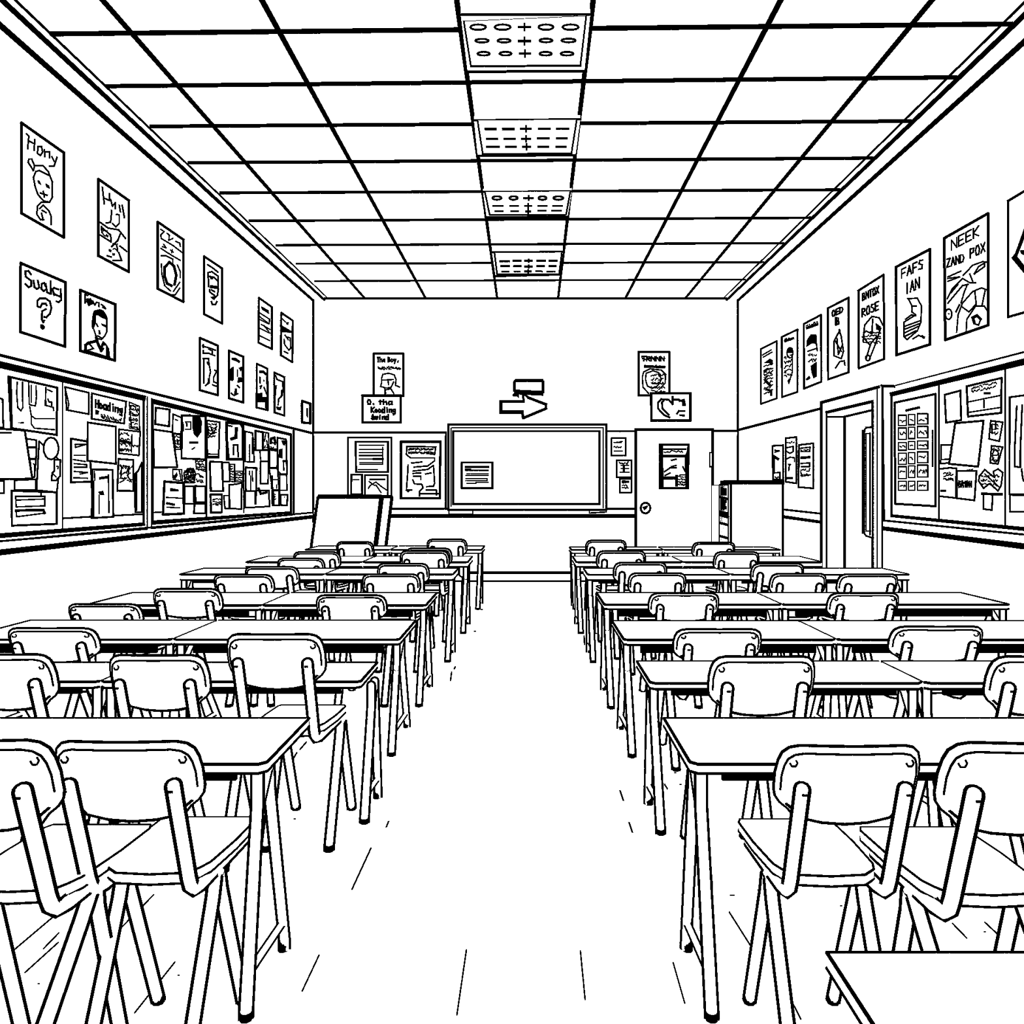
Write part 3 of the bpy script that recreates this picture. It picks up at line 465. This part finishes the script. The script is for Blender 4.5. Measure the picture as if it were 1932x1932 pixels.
p3('1060,900 1150,890 1205,895 1200,1140 1062,1125', 'card with two scribbled words, lower left of right board', 's 1100,920 1180,1000 2,0;s 1100,930 1180,1010 2,0;W 1080,1080 1110,1080', 0, 3.2)
p3('1210,915 1372,915 1355,1160 1210,1142', 'card lettered GAINI in small bold capitals', 'tGAINI 1220,1000 1340,1000 50,0;s 1225,1000 1330,1050 1,0;s 1295,900 1345,915 1,0', 1, 3.4, 2.6)
p3('1395,960 1440,905 1520,970 1512,920 1550,900 1590,930 1575,1040 1550,1080 1480,1020 1430,1060 1390,1000', 'bow shaped paper cut-out on the right board', '1440,940 1560,1050;s 1410,940 1560,1050 3,0', 0, 3)
p3('1430,1108 1505,1110 1500,1240 1430,1232', 'small blank tag under the bow cut-out', 'W 1420,1105 1580,1110', 0, 3.2)
p3('1647,305 2300,220 2300,1110 1645,1110', 'large sheet with long loops at the picture edge', '1705,380 1690,700 1690,880 1735,885 1735,750 1750,370;1745,900 1755,980 1765,1000', 0, 3.4, 2.8)
p3('1650,1115 2300,1118 2300,1258 1650,1255', 'wide blank card below the looped sheet', '', 0, 3.2)

# ------------------------------------------------------------------ furniture by the end wall
def pt(px, py, Y): return V(((px - CX) * Y / F, Y, H - (py - CY) * Y / F))
Yb = 10.4; mb = MB()
q = [pt(600, 937, Yb), pt(720, 937, Yb), pt(697, 1128, Yb), pt(574, 1128, Yb)]
for p_ in q: p_.z = max(p_.z, 0)
mb.prism(q, (.10, .18, 0))
mb.line(q[0], q[1], .05); mb.line(q[1], q[2], .06); mb.line(q[0], q[3], .035)
b2 = V((.10, .18, 0)); mb.line(q[1] + b2, q[2] + b2, .05); mb.line(q[1], q[1] + b2, .04); mb.line(q[0] + b2, q[1] + b2, .03)
c = V((q[3].x, Yb, 0)); tag(mb.build('display_board', WOOD, None, c), 'large blank slanted display board standing before the far left corner', 'display board')
Yk = 9.72; mb = MB()
q = [pt(1379, 909, Yk), pt(1477, 909, Yk), pt(1477, 1115, Yk), pt(1379, 1115, Yk)]
for p_ in q: p_.z = max(p_.z, 0)
c = V((q[0].x + .35, Yk + .2, 0)); root = empty('storage_cabinet', c); tag(root, 'tall plain white cabinet with a thick black top edge', 'cabinet')
mb.prism(q, (0, .5, 0)); mb.loop(q, .03); mb.build('body', WOOD, root, c)
mb = MB(); mb.box((q[0].x - .01, Yk - .02, q[0].z - .03), (q[1].x + .01, Yk + .5, q[0].z + .02), 1); mb.build('top', WOOD, root, c)
Yk += .03; q = [pt(1357, 914.5, Yk), pt(1374, 914.5, Yk), pt(1374, 1115, Yk), pt(1357, 1115, Yk)]
for p_ in q: p_.z = max(p_.z, 0)
c = V((q[0].x + .07, Yk + .2, 0)); root = empty('bookcase', c); tag(root, 'narrow open bookcase between the end door and the plain cabinet', 'bookcase')
mb = MB(); xa, xb, zt = q[0].x, q[1].x, q[0].z
mb.box((xa, Yk, 0), (xa + .01, Yk + .4, zt)); mb.box((xb - .01, Yk, 0), (xb, Yk + .4, zt)); mb.box((xa, Yk, zt - .01), (xb, Yk + .4, zt)); mb.box((xa, Yk + .39, 0), (xb, Yk + .4, zt))
mb.loop(q, .018); mb.build('body', WOOD, root, c)
for zz in (937, 964.5, 970, 986, 1011): 
    mb = MB(); z0 = pt(1357, zz, Yk).z; mb.box((xa + .011, Yk + .01, z0 - .01), (xb - .011, Yk + .38, z0 + .01)); mb.line((xa, Yk, z0), (xb, Yk, z0 - .03), .03 if zz != 970 else .05); mb.build('shelf', WOOD, root, c)
for (ya, yb, lab, dx) in ((921, 935, 'upper black box in the narrow bookcase', 0), (943, 961, 'lower black box in the narrow bookcase', .01)):
    a = pt(1362, yb, Yk); b = pt(1372, ya, Yk); mb = MB(); mb.box((a.x, Yk + .02, a.z), (b.x - .004, Yk + .3, b.z), 1)
    if dx: mb.box((a.x + .05, Yk + .012, a.z + .04), (a.x + .075, Yk + .02, a.z + .075), 0)
    tag(mb.build('storage_box', WOOD, None, V((a.x, Yk + .1, a.z))), lab, 'box', 'black boxes in the bookcase')

# ------------------------------------------------------------------ tables
def ink(Y): return (3.0 + 5.2 / Y) * Y / F
ROW = ['', 'first', 'second', 'third', 'fourth', 'fifth', 'sixth', 'seventh']
def table(x0, x1, yf, yr, z, label, th=.024, ap=.034, group='classroom tables in rows either side of the aisle', legs=True, lo=.05, join=0):
    """x0 is the end towards the aisle"""
    sg = 1 if x1 > x0 else -1; a, b = min(x0, x1), max(x0, x1); w = ink(yf)
    c = V(((a + b) / 2, (yf + yr) / 2, 0)); root = empty('classroom_table', c); tag(root, label, 'table', group)
    mb = MB(); cr = .018
    top = [(a + cr, yf, z), (b - cr, yf, z), (b, yf + cr, z), (b, yr, z), (a, yr, z), (a, yf + cr, z)]
    mb.prism([(p[0], p[1], z - th) for p in top], (0, 0, th)); thin = {2 if sg > 0 else 4} if join == 1 else {4 if sg > 0 else 2} if join == 2 else set()
    for i in range(6): mb.line(top[i], top[(i + 1) % 6], w * (0 if i in thin and join == 1 else .5 if i in thin else 1.1 if yf < 6 else .9))
    bot = [(p[0], p[1], z - th) for p in top]
    for i in range(6): mb.line(bot[i], bot[(i + 1) % 6], w * (0 if i in thin else .95 if yf < 6 else .8))
    mb.build('tabletop', PLASTIC, root, c)
    if legs:
        mb = MB(); mb.box((a + .09, yf + .035, z - th - ap), (b - .09, yf + .05, z - th - .002), 1); mb.build('apron', METAL, root, c)
        side = V((c.x, (yf + yr) / 2, -.55))
        for e, xe in ((1, x0), (-1, x1)):
            s2 = sg * e; lo = lo if e == 1 else .045; side = V((xe, (yf + yr) / 2, .35 - H)); xt, xf = xe + s2 * (lo - .025), xe + s2 * lo; rr = .0125
            dep = yr - yf; f = [(xt, yf + .045, z - th), (xt, yf + .045, z - .12), (xf, yf + .03, .02), (xf, yf + .03, .004)]
            mb = MB(); mb.tubeline(f, [rr, rr, rr * 1.15, rr * 1.15], w * .8, side)
            mb.tube([(xf, yf + .03, 0), (xf, yf + .03, .022)], rr * 1.3, 1); mb.build('leg', METAL, root, c)
            rtop = yf + .32 * dep; yb_ = yr - .07
            g_ = [(xt, rtop, z - th), (xt, rtop + .01, z - .12), (xf - s2 * .005, yb_, .02), (xf - s2 * .005, yb_, .004)]
            mb = MB(); mb.tubeline(g_, [rr] * 4, w * .8, side); mb.tube([(xf, yb_, 0), (xf, yb_, .03)], rr * 1.3, 1); mb.build('leg', METAL, root, c)
            def lerp(A, B, zz):
                t = (A[2] - zz) / (A[2] - B[2]); return V(A) + (V(B) - V(A)) * t
            mb = MB(); mb.tubeline([lerp(f[1], f[2], .12), lerp(g_[1], g_[2], .10)], .008, w * .6, side); mb.build('stretcher', METAL, root, c)
            mb = MB(); mb.tubeline([lerp(f[1], f[2], z - .16), lerp(g_[0], g_[1], z - .05)], .010, w * .6, side); mb.build('brace', METAL, root, c)
AP = {1: .032, 2: .034, 3: .05, 4: .05, 5: .03, 6: .03, 7: .012}
TH = {1: .024, 2: .024, 3: .026, 4: .028, 5: .044, 6: .044, 7: .04}
LT = {1: (2.07, 2.488, .685, -.686, -1.80, None), 2: (3.306, 3.68, .60, -.70, -1.78, -2.9), 3: (4.15, 4.755, .617, -.675, -1.855, -2.98), 4: (5.1, 5.72, .657, -.66, -1.706, -2.85),
      5: (6.42, 6.9, .715, -.61, -1.64, -2.82), 6: (7.7, 8.35, .697, -.59, -1.6, -2.74), 7: (9.25, 9.85, .70, -.545, -1.60, -2.6)}
RT = {1: (2.07, 2.488, .685, .424, 1.62, None), 2: (3.2, 3.606, .621, .492, 1.589, 3.03), 3: (4.13, 4.72, .62, .497, 1.597, 3.05), 4: (5.05, 5.63, .669, .483, 1.606, 3.06),
      5: (6.4, 6.9, .716, .478, 1.62, 3.07), 6: (7.7, 8.35, .697, .465, 1.49, 2.85), 7: (9.25, 9.67, .70, .50, 1.56, 2.93)}
for side, T in (('left', LT), ('right', RT)):
    for r, (yf, yr, z, xa, xj, xe) in T.items():
        rn = ROW[r] + (' and farthest' if r == 7 else ' and nearest full' if r == 1 else '')
        table(xa, xj, yf, yr, z, 'white table beside the aisle, %s row, %s block' % (rn, side), lo=.06 if r == 1 else -.012 if (r, side) == (2, 'left') else .045, ap=AP[r], th=TH[r], join=1 if xe else 0)
        if xe: 
            sg = 1 if xe > xj else -1
            table(xj + sg * (.004 + ink(yf) * .8), xe, yf, yr, z, 'white table on the wall side, %s row, %s block' % (rn, side), ap=AP[r], th=TH[r], join=2)
table(.461, 1.6, .80, 1.2285, .685, 'table corner nearest the viewer, cut off at the lower right', legs=True)

# ------------------------------------------------------------------ chairs
def chair(X, Y, sx, sz, label, near=0, group='tube framed school chairs'):
    s = (sx + sz) / 2; w = ink(Y) * .95; c = V((X, Y + .35 * s, 0)); root = empty('school_chair', c); tag(root, label, 'chair', group)
    T = lambda x, y, z: V((X + x * sx, Y + y * s, z * sz)); side = V((X, Y + .2, -.7)); r = .0135 * s
    yb = lambda x, z: (.80 - z) * .33 + .018 + .7 * (.173 ** 2 - x * x) * -1 + .021
    half = [(0, .894), (.05, .894), (.125, .893), (.147, .887), (.162, .873), (.169, .852), (.173, .82), (.172, .775), (.167, .755), (.155, .738), (.135, .722), (.118, .700), (.06, .688), (0, .684)]
    full = half + [(-x, z) for x, z in half[-2:0:-1]]
    inner = []
    for x, z in full:
        ix = x * (1 - .012 / .173); iz = .79 + (z - .79) * (1 - .017 / .104) if z > .79 else .79 + (z - .79) * .97
        inner.append((ix, iz))
    fo = [T(x, yb(x, z) + .012, z) for x, z in full]; nr = [T(x, yb(x, z), z) for x, z in inner]
    mb = MB(); n_ = len(full)
    b = len(mb.v); mb.v += [tuple(p) for p in fo + nr]
    mb.f.append(tuple(range(b, b + n_))); mb.m.append(0); mb.f.append(tuple(range(b + n_, b + 2 * n_))); mb.m.append(0)
    for i in range(n_):
        j = (i + 1) % n_; mb.f.append((b + i, b + j, b + n_ + j, b + n_ + i)); mb.m.append(0)
    mb.loop(fo, w); k0 = 7
    mb.loop([nr[i] for i in range(n_ - k0, n_)] + [nr[i] for i in range(0, k0 + 1)], w * .72, False)
    mb.loop(nr[9:n_ - 8], w, False)
    if Y < 5:
        for sg in (-1, 1):
            cx, cz = sg * .138, .850
            mb.loop([T(cx + .009 * math.cos(a * 1.047), yb(cx, cz) - .002, cz + .009 * math.sin(a * 1.047)) for a in range(-3, 2)], w * .6, False)
    mb.build('backrest', PLASTIC, root, c)
    # seat shell
    so = [(-.09, .150), (0, .140), (.09, .150), (.118, .165), (.13, .2), (.14, .35), (.14, .5), (.13, .525), (-.13, .525), (-.14, .5), (-.14, .35), (-.13, .2), (-.118, .165)]
    zs = lambda y: .527 - (y - .15) * .06 - (.008 if y < .16 else 0)
    tp = [T(x, y, zs(y)) for x, y in so]; bt = [T(x, y, zs(y) - .026) for x, y in so]
    mb = MB(); b = len(mb.v); mb.v += [tuple(p) for p in tp + bt]; n_ = len(so)
    mb.f.append(tuple(range(b, b + n_))); mb.f.append(tuple(range(b + 2 * n_ - 1, b + n_ - 1, -1))); mb.m += [0, 0]
    for i in range(n_):
        j = (i + 1) % n_; mb.f.append((b + i, b + j, b + n_ + j, b + n_ + i)); mb.m.append(0)
    mb.loop(tp, w * .85); mb.loop(bt, w * .85); mb.build('seat', PLASTIC, root, c)
    for sg in (-1, 1):
        x = sg * .122
        path = [(0, .795), (.021, .73), (.058, .62), (.084, .54), (.096, .513), (.118, .495), (.16, .488), (.30, .480), (.46, .470)]
        pts = [T(x, y, z) for y, z in path]
        mb = MB(); mb.tubeline(pts, r, w, side); 
        if Y < 5: mb.line(T(x - .006, -.017, .785), T(x + .006, -.017, .785), w * .8)
        mb.build('upright', METAL, root, c)
        ap, rf, ff, az = {0: (.50, .30, .70, .455), 1: (.26, -.16, .40, .475), 2: (.26, .03, .45, .475)}[near]
        k = .06
        lp = [(rf, .004), (rf + .01, .03), (ap - (ap - rf) * .13, az - az * .13), (ap - .012, az - .012), (ap, az - .004), (ap + .012, az - .012), (ap + (ff - ap) * .13, az - az * .13), (ff - .01, .03), (ff, .004)]
        mb = MB(); mb.tubeline([T(x, y, z) for y, z in lp], r, w, side)
        for y in (rf, ff): mb.tube([T(x, y, 0), T(x, y, .022)], r * 1.3, 1)
        mb.build('leg', METAL, root, c)
def fit(l, rr, t, Y, label):
    """width of the backrest and height of its top edge read at distance Y"""
    chair(((l + rr) / 2 - CX) * Y / F, Y, (rr - l) * Y / F / .346, (H - (t - CY) * (Y - .02) / F) / .894, label)
st = 'school chair with '
chair(-1.14, 1.60, 1.0, 1.0, 'school chair cut off at the lower left, its bent legs in view', near=1)
chair(-.895, 1.745, .946, .946, 'nearest whole chair left of the aisle, in front of the first table', near=2)
chair(.717, 1.75, .934, .934, 'nearest whole chair right of the aisle, in front of the first table', near=2)
chair(1.011, 1.585, 1.0, 1.0, 'chair cut off at the right, behind the lower right table corner', near=1)
chair(-1.744, 2.62, .955, .958, 'second row chair cut off at the left edge, above the first table')
chair(-1.233, 2.62, .955, .955, 'second row chair in the middle of the left block')
chair(-.895, 2.78, 1.0, 1.0, 'second row chair at the aisle, left block, splayed leg fully in view')
chair(.748, 2.51, .976, .976, 'second row chair nearest the aisle, right block')
chair(1.637, 2.51, .976, .976, 'second row chair cut off at the right edge')
for l, rr, t, Y, lab in (
    (6, 178, 1187, 3.73, 'third row chair at the left picture edge'),
    (1274, 1441, 1189, 3.66, 'third row chair near the aisle, right block'),
    (1686, 1863, 1184, 3.66, 'third row chair on the wall side, right block'),
    (123, 262, 1141, 4.81, 'low fourth row chair nearest the left wall'),
    (284, 414, 1112, 4.81, 'taller fourth row chair in the middle of the left block'),
    (594, 727, 1124, 4.81, 'fourth row chair near the aisle, left block'),
    (1226, 1359, 1120, 4.78, 'fourth row chair near the aisle, right block'),
    (1566, 1701, 1120, 4.78, 'fourth row chair on the wall side, right block'),
    (400, 513, 1085, 5.77, 'fifth row front chair, left block, farther from the aisle'),
    (682, 791, 1084, 5.77, 'fifth row front chair, left block, nearer the aisle'),
    (460, 561, 1070, 6.28, 'chair tucked behind the fifth row front chair, farther from aisle, left block'),
    (711, 808, 1064, 6.28, 'chair tucked behind the fifth row front chair, nearer the aisle, left block'),
    (1187, 1296, 1082, 5.69, 'fifth row front chair, right block, nearest the aisle'),
    (1456, 1562, 1083, 5.69, 'fifth row front chair, middle of the right block'),
    (1584, 1698, 1084, 5.69, 'fifth row front chair, right block, nearest the right wall'),
    (1159, 1259, 1062, 6.24, 'chair tucked behind the fifth row front chair, aisle side, right block'),
    (1420, 1519, 1064, 6.24, 'chair tucked behind the fifth row middle chair, right block'),
    (522, 610, 1054, 6.96, 'sixth row front chair, left block, farther from the aisle'),
    (754, 846, 1040, 6.96, 'sixth row front chair, left block, nearer the aisle'),
    (552, 640, 1042, 7.5, 'sixth row rear chair, left block, farther from the aisle'),
    (765, 851, 1035, 7.5, 'sixth row rear chair, left block, nearer the aisle'),
    (1127, 1219, 1040, 6.96, 'sixth row chair near the aisle, right block'),
    (1349, 1434, 1042, 6.96, 'sixth row chair in the middle of the right block'),
    (634, 703, 1023, 8.45, 'last row chair in front of the display board'),
    (805, 880, 1018, 8.45, 'last row chair nearest the aisle, left block'),
    (1106, 1182, 1020, 8.45, 'last row chair nearest the aisle, right block'),
    (1308, 1388, 1024, 8.45, 'last row chair in front of the bookcase')):
    fit(l, rr, t, Y, lab)

# ------------------------------------------------------------------ light, camera, view
w = bpy.data.worlds.new('daylight'); bpy.context.scene.world = w; w.use_nodes = True
w.node_tree.nodes['Background'].inputs[0].default_value = (1, 1, 1, 1); w.node_tree.nodes['Background'].inputs[1].default_value = 1.6
cam = bpy.data.cameras.new('camera'); co = bpy.data.objects.new('camera', cam); C.objects.link(co)
co.location = (0, 0, H); co.rotation_euler = (math.pi / 2, 0, 0)
cam.sensor_width = 36; cam.lens = F / 1932 * 36; cam.clip_start = .05
cam.shift_x = -(CX - 966) / 1932; cam.shift_y = -(966 - CY) / 1932
sc = bpy.context.scene; sc.camera = co
sc.view_settings.view_transform = 'Standard'; sc.view_settings.look = 'None'; sc.view_settings.gamma = 1; sc.view_settings.use_curve_mapping = False
sc.view_settings.exposure = 10.0
sc.cycles.pixel_filter_type = 'GAUSSIAN'; sc.cycles.filter_width = 0.01   # crisp line edges
sc.cycles.use_denoising = False
sc.cycles.max_bounces = 8; sc.cycles.diffuse_bounces = 8
